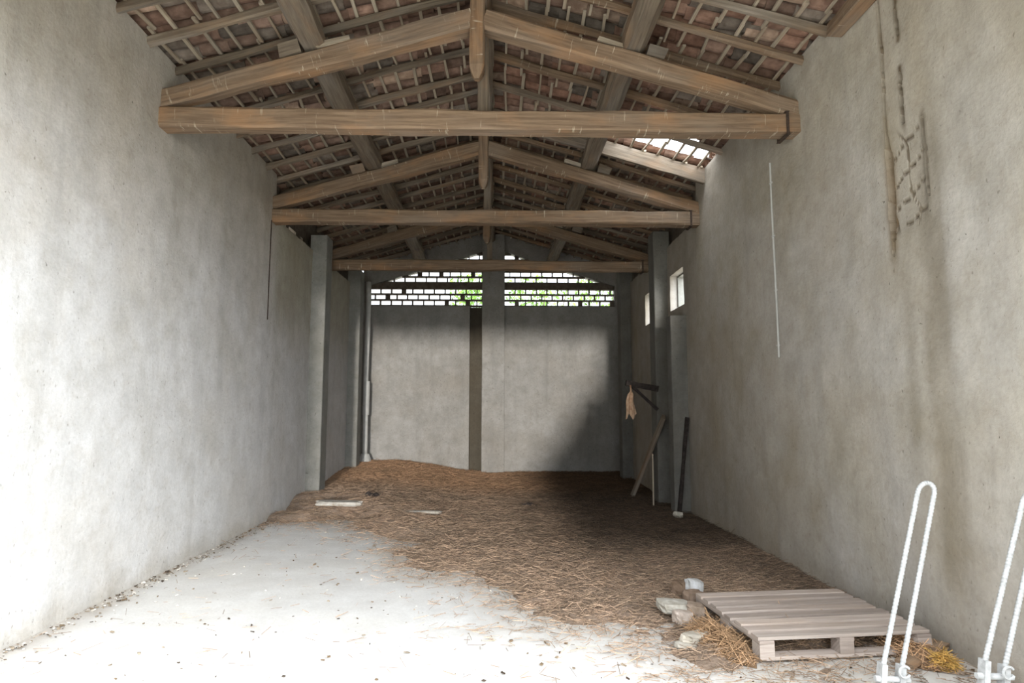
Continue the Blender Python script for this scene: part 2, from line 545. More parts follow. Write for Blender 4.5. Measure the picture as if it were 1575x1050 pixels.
# loose chips and crumbs on the concrete
def build_chips():
    r = random.Random(5)
    mb = MB()
    n = 0
    while n < 1500:
        if r.random() < 0.35:
            y = r.uniform(3.4, 10.5); x = XL + abs(r.gauss(0, 0.09)) + 0.02
            if r.random() < 0.25: x = XR - abs(r.gauss(0, 0.08)) - 0.03
        else:
            x = r.uniform(XL + 0.1, XR - 0.1); y = 3.4 + 7 * r.random() ** 1.4
            if x < 0.2 and r.random() < 0.55: continue
        if float(straw_depth(np.array(x), np.array(y))) > 0.3: continue
        s = min(0.03, 0.004 + abs(r.gauss(0, 0.006)))
        c = r.choice([(0.25, 0.18, 0.12), (0.35, 0.27, 0.19), (0.5, 0.42, 0.33), (1.0, 0.98, 0.95), (0.12, 0.09, 0.07), (1.2, 1.15, 1.1)])
        mb.box((x, y, s * 0.2 + 0.002), (s * r.uniform(1, 2.4), s * r.uniform(0.6, 1.3), s * 0.45), Euler((r.uniform(-.3, .3), r.uniform(-.3, .3), r.uniform(0, 3.1))), col=c, jit=s * 0.2)
        n += 1
    o = mb.build('floor_debris', M_STONE)
    tag(o, 'small chips, leaf bits and crumbs scattered over the bare pale concrete floor', 'debris', kind='stuff')
build_chips()

# ------------------------------------------------------------------ walls
def axis_vals(a, b, step, extra=()):
    v = list(np.linspace(a, b, int(round((b - a) / step)) + 1))
    for e in extra:
        v = [q for q in v if abs(q - e) > 0.008]
        v.append(e)
    return sorted(set([a, b] + v))

def side_wall(name, xin, xout, y0, y1, topf, holes, dispf, tintf, mat):
    ys = axis_vals(y0, y1, 0.06, ([4.2 + 0.012 * q for q in range(51)] if xin > 0 else []) + [h[0] for h in holes] + [h[1] for h in holes])
    zs = axis_vals(0.0, 1.0, 0.0125, [])            # parametric height, scaled by topf(y)
    zs_abs = axis_vals(-0.05, 5.2, 0.03 if xin > 0 else 0.06, [h[2] for h in holes] + [h[3] for h in holes])
    nz = len(zs_abs); ny = len(ys)
    vs = []; tint = []
    for side in (0, 1):
        for y in ys:
            tp = topf(y)
            for z in zs_abs:
                zz = min(z, tp)
                if side == 0:
                    x = xin + dispf(y, zz)
                else:
                    x = xout
                vs.append((x, y, zz))
                tint.append(tintf(y, zz) if side == 0 else (1, 1, 1))
    def idx(s, i, j): return s * ny * nz + i * nz + j
    def inhole(i, j):
        yc = (ys[i] + ys[i + 1]) / 2; zc = (zs_abs[j] + zs_abs[j + 1]) / 2
        return any(h[0] < yc < h[1] and h[2] < zc < h[3] for h in holes)
    flip = xin < xout   # right wall faces -x
    fs = []
    for i in range(ny - 1):
        for j in range(nz - 1):
            if zs_abs[j] >= max(topf(ys[i]), topf(ys[i + 1])): continue
            if inhole(i, j): continue
            a, b_, c, d = idx(0, i, j), idx(0, i + 1, j), idx(0, i + 1, j + 1), idx(0, i, j + 1)
            fs.append((a, d, c, b_) if flip else (a, b_, c, d))
            a, b_, c, d = idx(1, i, j), idx(1, i + 1, j), idx(1, i + 1, j + 1), idx(1, i, j + 1)
            fs.append((a, b_, c, d) if flip else (a, d, c, b_))
            for (i2, j2, e) in ((i - 1, j, ((i, j), (i, j + 1))), (i + 1, j, ((i + 1, j), (i + 1, j + 1))), (i, j - 1, ((i, j), (i + 1, j))), (i, j + 1, ((i, j + 1), (i + 1, j + 1)))):
                out = i2 < 0 or i2 >= ny - 1 or j2 < 0 or j2 >= nz - 1 or inhole(i2, j2) or zs_abs[j2] >= max(topf(ys[i2]), topf(ys[i2 + 1]))
                if out:
                    p, q = e
                    fs.append((idx(0, *p), idx(0, *q), idx(1, *q), idx(1, *p)))
    me = bpy.data.meshes.new(name)
    me.from_pydata(vs, [], fs)
    at = me.attributes.new('tint', 'FLOAT_COLOR', 'POINT')
    at.data.foreach_set('color', np.array([(*c, 1) for c in tint], dtype=np.float32).ravel())
    me.materials.append(mat)
    me.update()
    o = bpy.data.objects.new(name, me)
    COL.objects.link(o)
    return tag(o, kind='structure')

def nz3(x, y, z): return noise.noise(Vector((x, y, z)))
def gauss(x, m, s): return math.exp(-((x - m) / s) ** 2)
def mixc(a, b, k): return tuple(a[i] * (1 - k) + b[i] * k for i in range(3))

def top_left(y):
    return 5.13 if y < 9.47 else 4.47 + 0.02 * nz3(y * 6, 1, 2)      # lower wall head beyond the middle truss
def top_right(y): return 5.13 if y < 9.47 else 4.50 + 0.02 * nz3(y * 6, 5, 2)

def disp_left(y, z):
    return 0.010 * nz3(y * 1.1, z * 1.1, 1) + 0.004 * nz3(y * 6, z * 6, 5)
def tint_left(y, z):
    c = (1, 1, 1)
    k = 0.35 * sst(2.6, 4.6, z + 0.4 * nz3(y * 0.8, z * 0.8, 9))      # warm dim shade below the eaves, painted into the tint
    c = mixc(c, (0.72, 0.65, 0.52), k * 1.6)
    k = 0.5 * sst(0.25, 0.0, z + 0.12 * nz3(y * 3, 0, 3))
    c = mixc(c, (0.72, 0.66, 0.56), k)
    k = 0.55 * sst(9.3, 9.8, y) * sst(2.4, 3.6, z)
    c = mixc(c, (0.66, 0.63, 0.46), k)
    k = 0.45 * max(0, nz3(y * 1.6, z * 1.1, 61)) + 0.25 * max(0, nz3(y * 6, z * 4, 67))
    c = mixc(c, (0.62, 0.57, 0.46), min(0.5, k * sst(0.5, 3.5, z) + 0.3 * k))
    return c
def sst(a, b, x):
    t = (x - a) / (b - a); t = 0 if t < 0 else 1 if t > 1 else t
    return t * t * (3 - 2 * t)

def disp_right(y, z):
    d = 0.010 * nz3(y * 1.1, z * 1.1, 11) + 0.005 * nz3(y * 6, z * 6, 15)
    # broken out chase with exposed blocks
    wv = 0.018 * nz3(z * 4, 1, 1) + 0.008 * nz3(z * 15, 1, 1)
    if z > 2.8 and abs(y - 4.73 - wv) < 0.012 + 0.020 * sst(3.75, 3.5, z) * sst(2.8, 3.1, z): d += 0.05
    if z > 3.7 and nz3(z * 2.2, 8, 3) > -0.1 and abs(y - 4.52 - 2 * wv) < 0.014: d += 0.04
    if 3.1 < z < 3.7 and abs(y - 4.31 + wv) < 0.014: d += 0.035
    if 4.30 < y < 4.72 and 2.9 < z < 3.75:
        j1 = abs(((z + 0.35 * (y - 4.5)) / 0.2 + 0.25 * nz3(y * 5, z * 2, 2)) % 1 - 0.5)
        j2 = abs(((y - 0.2 * z) / 0.24 + 0.25 * nz3(y * 3, z * 5, 6)) % 1 - 0.5)
        e = sst(4.30, 4.38, y) * sst(2.9, 3.05, z) * sst(3.75, 3.55, z)
        d += e * (0.016 + 0.012 * (j1 > 0.45 or j2 > 0.46))
    return d
def tint_right(y, z):
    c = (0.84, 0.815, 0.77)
    w = 0.05 * nz3(z * 1.7, 3, 3)
    wv = 0.018 * nz3(z * 4, 1, 1) + 0.008 * nz3(z * 15, 1, 1)
    k = 1.0 * sst(2.6, 2.9, z) * gauss(y, 4.73 + wv, 0.026 + 0.026 * sst(3.75, 3.5, z)) * (1.0 if z < 3.9 else 0.55 + 0.9 * max(0, nz3(z * 3, 2, 9)))
    dark = [((0.30, 0.20, 0.10), min(1, k * 0.95))]
    k = 0.95 * sst(3.6, 3.8, z) * (nz3(z * 2.2, 8, 3) > -0.2) * gauss(y, 4.52 + 2 * wv, 0.026) + 0.8 * sst(3.0, 3.2, z) * sst(3.8, 3.65, z) * gauss(y, 4.31 - wv, 0.028)
    dark.append(((0.18, 0.125, 0.07), min(1, k)))
    if 4.30 < y < 4.72 and 2.9 < z < 3.75:
        j1 = abs(((z + 0.35 * (y - 4.5)) / 0.2 + 0.25 * nz3(y * 5, z * 2, 2)) % 1 - 0.5)
        j2 = abs(((y - 0.2 * z) / 0.24 + 0.25 * nz3(y * 3, z * 5, 6)) % 1 - 0.5)
        if j1 > 0.44 or j2 > 0.45: dark.append(((0.20, 0.15, 0.10), 0.85 * sst(4.30, 4.36, y) * sst(2.9, 3.0, z) * sst(3.75, 3.6, z)))
    k = 0.8 * gauss(y, 4.36, 0.09) * sst(3.4, 2.9, z) * sst(0.6, 1.4, z) + 0.35 * gauss(y, 4.62, 0.08) * sst(2.6, 2.2, z) * sst(0.8, 1.4, z)
    c = mixc(c, (0.58, 0.54, 0.47), min(1, k * (0.8 + nz3(y * 8, z * 1.5, 4))))
    k = 0.45 * sst(2.6, 3.6, z) * gauss(y, 4.5, 0.33) * (0.7 + nz3(y * 5, z * 1.2, 8))
    c = mixc(c, (0.66, 0.56, 0.40), min(1, max(0, k)))
    k = 0.6 * gauss(y, 4.27 + w + 0.03 * (z - 2), 0.10) * sst(0.2, 0.9, z) * sst(3.8, 3.2, z)
    c = mixc(c, (0.56, 0.52, 0.46), min(1, k))
    k = 0.35 * sst(4.9, 4.3, y) * sst(4.15, 4.3, y)
    c = mixc(c, (0.72, 0.66, 0.56), k)
    k = 0.35 * sst(3.0, 4.6, z + 0.4 * nz3(y * 0.8, z * 0.8, 19))
    c = mixc(c, (0.78, 0.72, 0.58), k)
    k = 0.3 * max(0, nz3(y * 1.3, z * 0.5, 41)) * 2
    c = mixc(c, (0.72, 0.66, 0.52), min(1, k))
    k = 0.75 * sst(5.6, 9.0, y + 0.5 * nz3(y, z, 33))  # shade of the deep right side painted in, darker with distance
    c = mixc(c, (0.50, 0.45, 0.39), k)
    k = 0.5 * sst(0.3, 0.0, z + 0.12 * nz3(y * 3, 0, 3))
    c = mixc(c, (0.6, 0.52, 0.42), k)
    ed = 4.27 + 0.05 * nz3(z * 1.3, 6, 2)
    k = 0.62 * sst(4.13, 4.2, y - (ed - 4.27)) * sst(4.50, 4.30, y - (ed - 4.27)) * sst(4.1, 3.2, z) * sst(0.1, 0.8, z)
    dark.append(((0.46, 0.42, 0.35), k * (0.75 + 0.8 * nz3(y * 7, z * 1.4, 14))))
    k = 0.5 * gauss(y, 4.60, 0.06) * sst(2.9, 2.4, z) * sst(0.8, 1.6, z)
    dark.append(((0.50, 0.47, 0.40), max(0, k)))
    k = 0.55 * max(0, nz3(y * 2.2, z * 1.6, 51)) + 0.30 * max(0, nz3(y * 7, z * 5, 57)) + 0.45 * gauss(y, 6.35, 0.35) * gauss(z, 3.9, 0.45)
    dark.append(((0.52, 0.46, 0.34), min(0.6, k)))
    for dc, dk in dark: c = mixc(c, dc, dk)
    return c

side_wall('wall_left', XL, XL - 0.3, YF, YB + 0.35, top_left, [], lambda y, z: disp_left(y, z), tint_left, M_WALL)
W1 = (10.2, 11.0, 3.32, 3.94)
W2 = (12.25, 12.9, 3.32, 3.94)
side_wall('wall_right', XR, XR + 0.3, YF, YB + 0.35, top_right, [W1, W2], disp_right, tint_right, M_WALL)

# brick infill set back on the lower wall heads, broken open on the left
for sg, nm in ((-1, 'trim_1'), (1, 'trim_2')):
    mb = MB(); r = random.Random(31 + sg)
    xa = XL - 0.22 if sg < 0 else XR + 0.22
    mb.box((xa, (9.47 + YB) / 2, 4.885), (0.14, YB - 9.47, 0.47))
    y = 9.47
    while y < YB:
        hole = sg < 0 and (9.9 < y < 11.3 or 12.9 < y < 14.0) and r.random() < 0.62
        if not hole: mb.box((xa, y + 0.065, 4.56), (0.14, 0.135, 0.20))
        y += 0.13
    tag(mb.build(nm, M_BRICK), kind='structure')

# thin sills/frames of the two small openings
for k, w in enumerate((W1, W2)):
    mb = MB()
    yc = (w[0] + w[1]) / 2; zc = (w[2] + w[3]) / 2
    mb.box((XR + 0.2, yc, w[2] + 0.015), (0.14, w[1] - w[0], 0.03))
    mb.box((XR + 0.2, yc, w[3] - 0.015), (0.14, w[1] - w[0], 0.03))
    mb.box((XR + 0.2, w[0] + 0.015, zc), (0.14, 0.03, w[3] - w[2] - 0.06))
    mb.box((XR + 0.2, w[1] - 0.015, zc), (0.14, 0.03, w[3] - w[2] - 0.06))
    tag(mb.build('window_%d' % (k + 1), M_CONC), kind='structure')

# back wall
LZ = 4.18
def rough_slab(mb, x0, x1, y0, y1, z0, z1, step=0.25, amp=0.006, col=None):
    """box whose front (-y) face is a slightly uneven grid"""
    nx = max(1, int((x1 - x0) / step)); nzz = max(1, int((z1 - z0) / step))
    vs = []; fs = []
    for i in range(nx + 1):
        for j in range(nzz + 1):
            x = x0 + (x1 - x0) * i / nx; z = z0 + (z1 - z0) * j / nzz
            vs.append((x, y0 + amp * nz3(x * 2, z * 2, 7) * (0 < i < nx), z))
    for i in range(nx):
        for j in range(nzz):
            a = i * (nzz + 1) + j
            fs.append((a, a + nzz + 1, a + nzz + 2, a + 1))
    mb.add(vs, fs, None, col)
    # the rest of the box
    v = [(x0, y0, z0), (x1, y0, z0), (x1, y1, z0), (x0, y1, z0), (x0, y0, z1), (x1, y0, z1), (x1, y1, z1), (x0, y1, z1)]
    mb.add(v, [(0, 3, 2, 1), (4, 5, 6, 7), (2, 3, 7, 6), (0, 4, 7, 3), (1, 2, 6, 5)], None, col)
bw = MB()
rough_slab(bw, XL, -0.67, YB, YB + 0.3, 0, LZ)
rough_slab(bw, -0.67, -0.36, YB + 0.22, YB + 0.3, 0, LZ, col=(0.30, 0.27, 0.22))  # recess tinted dark: shade beside the pillar put into its colour
rough_slab(bw, -0.36, 0.19, YB + 0.05, YB + 0.3, 0, LZ)
rough_slab(bw, 0.19, XR, YB, YB + 0.3, 0, LZ)
# solid ends beside the lattice, band between the lattice courses, gable cap
rough_slab(bw, XL, -3.17, YB, YB + 0.3, LZ, 5.1)
rough_slab(bw, 2.95, XR, YB, YB + 0.3, LZ, 5.1)
rough_slab(bw, -0.36, 0.19, YB + 0.02, YB + 0.3, LZ, 5.95)
def lattice_top(x): return 5.66 - 0.315 * abs(x + 0.08)
def roof_z(x): return 6.0 - 0.29 * abs(x - XC)
def strip(mb, x0, x1, zlo, zhi, y0, y1, n=14):
    for i in range(n):
        a = x0 + (x1 - x0) * i / n; b = x0 + (x1 - x0) * (i + 1) / n
        v = [(a, y0, zlo(a)), (b, y0, zlo(b)), (b, y1, zlo(b)), (a, y1, zlo(a)), (a, y0, zhi(a)), (b, y0, zhi(b)), (b, y1, zhi(b)), (a, y1, zhi(a))]
        mb.add(v, [(0, 1, 5, 4), (0, 3, 2, 1), (4, 5, 6, 7), (2, 3, 7, 6), (0, 4, 7, 3), (1, 2, 6, 5)])
strip(bw, -3.17, -0.36, lattice_top, lambda x: roof_z(x) + 0.11, YB, YB + 0.28)
strip(bw, 0.19, 2.95, lattice_top, lambda x: roof_z(x) + 0.11, YB, YB + 0.28)
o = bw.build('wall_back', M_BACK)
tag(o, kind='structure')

# perforated brick lattices (openings 25 x 10.7 cm between thin bricks)
RP, RH = 0.147, 0.107
def lattice(x0, x1, seed):
    mb = MB()
    r = random.Random(seed)
    z = LZ; row = 0
    while z < 5.6:
        if row == 3:      # solid band
            mb.box(((x0 + x1) / 2, YB + 0.14, z + 0.074), (x1 - x0, 0.12, 0.148)); z += 0.148; row += 1; continue
        # horizontal bed, limited to where the gable leaves room
        xa, xb = x0, x1
        zt = z + 0.02
        if zt > lattice_top(x0) and x0 < -1: xa = -0.08 - (5.66 - zt) / 0.315
        if zt > lattice_top(x1) and x1 > 1: xb = -0.08 + (5.66 - zt) / 0.315
        if xb - xa < 0.1: break
        mb.box(((xa + xb) / 2, YB + 0.14, z + 0.018), (xb - xa, 0.12, 0.036))
        x = xa + (0.135 if row % 2 else 0.0) - 0.267
        while x < xb:
            if x > xa:
                mb.box((x + r.uniform(-.006, .006), YB + 0.14, z + 0.036 + RH / 2), (0.022 + r.uniform(0, .008), 0.12, RH + 0.01))
                if r.random() < 0.07:   # half-blocked opening
                    mb.box((x + 0.05, YB + 0.16, z + 0.036 + RH / 2), (0.09, 0.05, RH))
            x += 0.267
        z += RP; row += 1
    return mb
tag(lattice(-3.17, -0.36, 1).build('window_3', M_BRICK), kind='structure')
tag(lattice(0.19, 2.95, 2).build('window_4', M_BRICK), kind='structure')

# doorway wall line: jambs and header around the open front
fw = MB()
rough_slab(fw, XL, -2.9, YF - 0.3, YF, 0, 5.0)
rough_slab(fw, 2.98, XR + 0.2, YF - 0.3, YF, 0, 5.0)
strip(fw, XL, XR, lambda x: 4.28, lambda x: roof_z(x) + 0.02, YF - 0.3, YF, 20)
tag(fw.build('wall_front', M_WALL), kind='structure')
# unseen sloping wall added outside the doorway to cast a diagonal shadow indoors
ww = MB()
_p = [(1.25, 0.0), (4.3, 0.0), (4.3, 4.9), (3.9, 4.9), (1.55, 1.65), (1.25, 1.25)]
_v = [(x, -3.7, z) for x, z in _p] + [(x, -3.4, z) for x, z in _p]
ww.add(_v, [tuple(range(6)), tuple(reversed(range(6, 12)))] + [(i, i + 6, (i + 1) % 6 + 6, (i + 1) % 6) for i in range(6)])
tag(ww.build('wall_shadow_caster', M_WALL), kind='structure')

# ------------------------------------------------------------------ concrete pillars
def pillar(x0, x1, y0, y1, z1, label, mat=None, z0=0.0, capf=None):
    mb = MB()
    prof = [(x0, y0), (x1, y0), (x1, y1), (x0, y1)]
    n = max(4, int((z1 - z0) / 0.25))
    vs = []; fs = []; k = 0.012
    cc = [(x0 + k, y0), (x1 - k, y0), (x1, y0 + k), (x1, y1), (x0, y1), (x0, y0 + k)]
    for j in range(n + 1):
        z = z0 + (z1 - z0) * j / n
        for (x, y) in cc:
            vs.append((x + 0.005 * nz3(x * 9, y, z * 1.5), y + 0.005 * nz3(x, y * 9, z * 1.5 + 9), z))
    m = len(cc)
    for j in range(n):
        for i in range(m):
            a = j * m + i; b = j * m + (i + 1) % m
            fs.append((a, b, b + m, a + m))
    fs.append(tuple(n * m + i for i in range(m)))
    mb.add(vs, fs)
    o = mb.build('concrete_pillar', mat or M_CONC, loc=((x0 + x1) / 2, (y0 + y1) / 2, z0))
    return tag(o, label, 'pillar')
pillar(XL - 0.05, XL + 0.25, 11.42, 11.80, 4.75, 'grey concrete pillar against the left wall, standing in straw below the farthest truss')
pillar(XL - 0.05, XL + 0.25, 14.35, 14.70, 4.75, 'concrete pillar in the far left corner, in front of the pale pipe')
pillar(XR - 0.24, XR + 0.05, 11.17, 11.55, 4.8, 'concrete pillar on the right wall between the two small windows, sunlit on top', M_CONC_SHADE)
pillar(XR - 0.24, XR + 0.05, 14.30, 14.65, 4.8, 'dark concrete pillar in the far right corner', M_CONC_SHADE)
pillar(XR - 0.25, XR + 0.05, 10.12, 10.36, 3.12, 'short grey concrete pier on the right wall below the nearer small window', M_CONC_SHADE)
pillar(-0.36, 0.19, YB - 0.30, YB + 0.04, 5.93, 'pale concrete pillar in the middle of the back wall rising between the brick lattices', M_BACK)

# ------------------------------------------------------------------ roof trusses
SL = 0.29
ANG = math.atan(SL)
def ptop(x): return 5.68 - SL * abs(x - (-0.2))       # top line of a principal rafter
def truss(y, label, seed):
    t = thing('roof_truss', label, 'roof truss', (XC, y, 4.36), 'timber roof trusses')
    r = random.Random(seed)
    w = 0.22
    mb = MB()
    mb.sweep(lin((XL - 0.05, y, 4.465), (XR + 0.02, y, 4.47), 26, 0.03, seed, 0.02), rectprof(0.20, 0.20, 0.10), jit=0.018, seed=seed)
    tie = mb.build('tie_beam', M_WOOD, t)
    # principal rafters
    for sg in (-1, 1):
        x1 = XL - 0.04 if sg < 0 else XR + 0.02
        h = 0.215
        cz = lambda x: ptop(x) - h / 2 / math.cos(ANG)
        mb = MB()
        xa = -0.2 + sg * 0.06
        sc = [1.0 - 0.14 * (i / 16) for i in range(17)]
        mb.sweep(lin((xa, y, cz(xa)), (x1, y, cz(x1)), 16, 0.03, seed + sg, 0.02), rectprof(0.20, h, 0.14), jit=0.022, seed=seed + 3 * sg, scale=sc)
        mb.build('principal_rafter', M_WOOD, t)
    # king post with pointed foot, and the thinner hanger behind it
    mb = MB()
    z0, z1 = 4.92, 5.76
    xk = -0.21
    pts = [(xk, y - 0.02, z) for z in (z0, z0 + 0.05, z0 + 0.12, z0 + 0.3, z0 + 0.55, z1)]
    mb.sweep(pts, rectprof(0.15, 0.19, 0.12), up=Vector((0, 1, 0)), scale=[0.35, 0.75, 1, 1, 1.0, 1.05], jit=0.012, seed=seed + 7)
    mb.build('king_post', M_WOOD, t)
    mb = MB()
    mb.sweep([(xk + 0.06, y + 0.10, 4.57), (xk + 0.06, y + 0.10, 5.1), (xk + 0.05, y + 0.12, 5.74)], rectprof(0.11, 0.10, 0.1), up=Vector((0, 1, 0)), jit=0.008, seed=seed)
    mb.build('hanger_post', M_WOOD2, t)
    # purlin cleats
    for sg, xp in ((-1, -1.86), (1, 1.38)):
        xq = xp + sg * 0.21
        mb = MB()
        mb.box((xq + sg * 0.02, y, ptop(xq) + 0.055), (0.20, 0.17, 0.12), Euler((0, ANG * sg, 0)), jit=0.012)
        mb.build('cleat', M_WOOD2, t)
        mb = MB()
        xq = xp - sg * 0.20
        mb.box((xq, y - 0.03, ptop(xq) + 0.025), (0.34, 0.10, 0.05), Euler((0, ANG * sg, 0)), jit=0.008)
        mb.build('wedge_board', M_LATH, t)
    # iron straps at the heels
    for sg, xs in ((1, XR - 0.13),):
        mb = MB()
        prof = rectprof(0.035, 0.008, 0.1)
        lo = 4.347; hi = 4.585
        for yy in (y - 0.112, y + 0.112):
            mb.box((xs, yy, (lo + hi) / 2), (0.028, 0.008, hi - lo))
        mb.box((xs, y, lo), (0.04, 0.23, 0.008)); mb.box((xs, y, hi), (0.04, 0.23, 0.008))
        mb.build('iron_strap', M_IRON, t)
    return t
TY = [6.19, 9.39, 12.59]
truss(TY[0], 'brown timber roof truss nearest the doorway, spanning wall to wall', 1.3)
truss(TY[1], 'middle timber roof truss, its tie beam lit from the roof hole', 4.1)
truss(TY[2], 'farthest timber roof truss, low in front of the brick lattices', 8.7)

# longitudinal beams
def long_beam(name, x, z, w, h, label, seed, mat=M_WOOD2, y0=YF + 0.01, y1=YB + 0.01, rot=0.0):
    mb = MB()
    pts = [(x + 0.035 * nz3(yy * 0.35, seed, 0), yy, z + 0.015 * nz3(yy * 0.4, seed, 5)) for yy in np.linspace(y0, y1, 40)]
    pr = rectprof(w, h, 0.25)
    if rot:
        pr = [(a * math.cos(rot) - b * math.sin(rot), a * math.sin(rot) + b * math.cos(rot)) for a, b in pr]
    mb.sweep(pts, pr, jit=0.03, seed=seed)
    o = mb.build(name, mat, loc=(x, (y0 + y1) / 2, z))
    return tag(o, label, 'beam')
long_beam('purlin', -1.86, ptop(-1.86) + 0.10, 0.26, 0.20, 'thick rough purlin running the length of the left roof slope', 2.0, rot=0.0)
long_beam('purlin', 1.38, ptop(1.38) + 0.10, 0.24, 0.20, 'thick rough purlin running the length of the right roof slope', 5.0, rot=0.0)
long_beam('ridge_beam', XC, 5.83, 0.17, 0.19, 'long ridge beam on top of the king posts', 9.0)

# ------------------------------------------------------------------ rafters
ORD = ['first', 'second', 'third', 'fourth', 'fifth', 'sixth', 'seventh', 'eighth', 'ninth', 'tenth', 'eleventh', 'twelfth', 'thirteenth', 'fourteenth', 'fifteenth', 'sixteenth', 'seventeenth', 'eighteenth', 'nineteenth', 'twentieth']
def rafters():
    for sg, side in ((-1, 'left'), (1, 'right')):
        ys = []
        r = random.Random(20 + sg)
        y = 2.25 + (0.1 if sg > 0 else 0)
        while y < 15.6:
            ys.append(y + r.uniform(-0.06, 0.06)); y += 0.52
        ys = [q for q in ys]
        if sg > 0:
            ys = [q for q in ys if not 8.0 < q < 9.25] + [8.28, 9.02]
            ys.sort()
        for k, y in enumerate(ys):
            if y < TY[0]:
                n = sum(1 for q in ys if y < q < TY[0]); where = '%s in front of the nearest truss' % ORD[n]
            elif y < TY[1]:
                n = sum(1 for q in ys if TY[0] < q < y); where = '%s beyond the nearest truss' % ORD[n]
            elif y < TY[2]:
                n = sum(1 for q in ys if TY[1] < q < y); where = '%s beyond the middle truss' % ORD[n]
            else:
                n = sum(1 for q in ys if TY[2] < q < y); where = '%s beyond the farthest truss' % ORD[n]
            x0 = XC + sg * 0.0; x1 = XL - 0.02 if sg < 0 else XR + 0.02
            if y > 9.5: x1 += sg * 0.125
            w = r.uniform(0.06, 0.085); h = r.uniform(0.07, 0.09)
            seed = r.uniform(0, 90)
            mb = MB()
            off = 0.0
            board = sg > 0 and abs(y - 9.02) < 0.01
            if board:    # deep plank below the roof hole
                w, h, off = 0.05, 0.22, -0.06
            P = lin((x0, y + r.uniform(-.05, .05), roof_z(x0) + off), (x1, y, roof_z(x1) + off), 14, 0.05, seed, 0.022)
            mb.sweep(P, rectprof(w, h, 0.08 if board else 0.24), jit=0.008 if board else 0.02, seed=seed, scale=[r.uniform(0.92, 1.05) for _ in P])
            lab = ('deep pale plank rafter below the hole in the right roof slope' if board
                   else 'rough rafter on the %s roof slope, %s' % (side, where))
            o = mb.build('rafter', M_WOOD if (sg > 0 and r.random() < 0.6) else M_WOOD2, loc=(x1, y, roof_z(x1)))
            tag(o, lab, 'rafter', 'rafters on the %s roof slope' % side)
rafters()

# ------------------------------------------------------------------ tile battens
HOLE = (1.82, 3.2, 8.32, 8.97)   # x0 x1 y0 y1
def battens():
    for sg, side in ((-1, 'left'), (1, 'right')):
        half = (XC - XL) if sg < 0 else (XR - XC)
        n = 16
        for k in range(n):
            r = random.Random(100 + k + 50 * sg)
            s = half - 0.08 - k * (half - 0.16) / (n - 1)
            mb = MB()
            y = YF + 0.02
            while y < YB:
                L = min(r.choice([0.55, 1.05, 1.1, 1.6]) + r.uniform(-0.05, 0.05), YB - y)
                if L < 0.1: break
                a = s + r.uniform(-0.035, 0.035); b_ = s + r.uniform(-0.035, 0.035)
                if True:
                    m = 0.5 * (a + b_)
                    x0 = XC + sg * a; x1 = XC + sg * b_
                    w = r.uniform(0.022, 0.040)
                    zz = 0.052 + r.uniform(0, 0.004)
                    mb.sweep([(x0, y - 0.02, roof_z(x0) + zz), ((x0 + x1) / 2 + r.uniform(-.008, .008), y + L / 2, roof_z((x0 + x1) / 2) + zz - 0.004), (x1, y + L + 0.02, roof_z(x1) + zz)],
                             rectprof(w, 0.024, 0.08), jit=0.003, seed=k)
                y += L
            o = mb.build('tile_batten', M_LATH, loc=(XC + sg * s, YF, roof_z(XC + sg * s)))
            tag(o, 'row of thin pale battens under the %s tiles, %s up from the %s wall' % (side, ORD[k], side), 'batten', 'tile battens of the %s roof slope' % side)
battens()

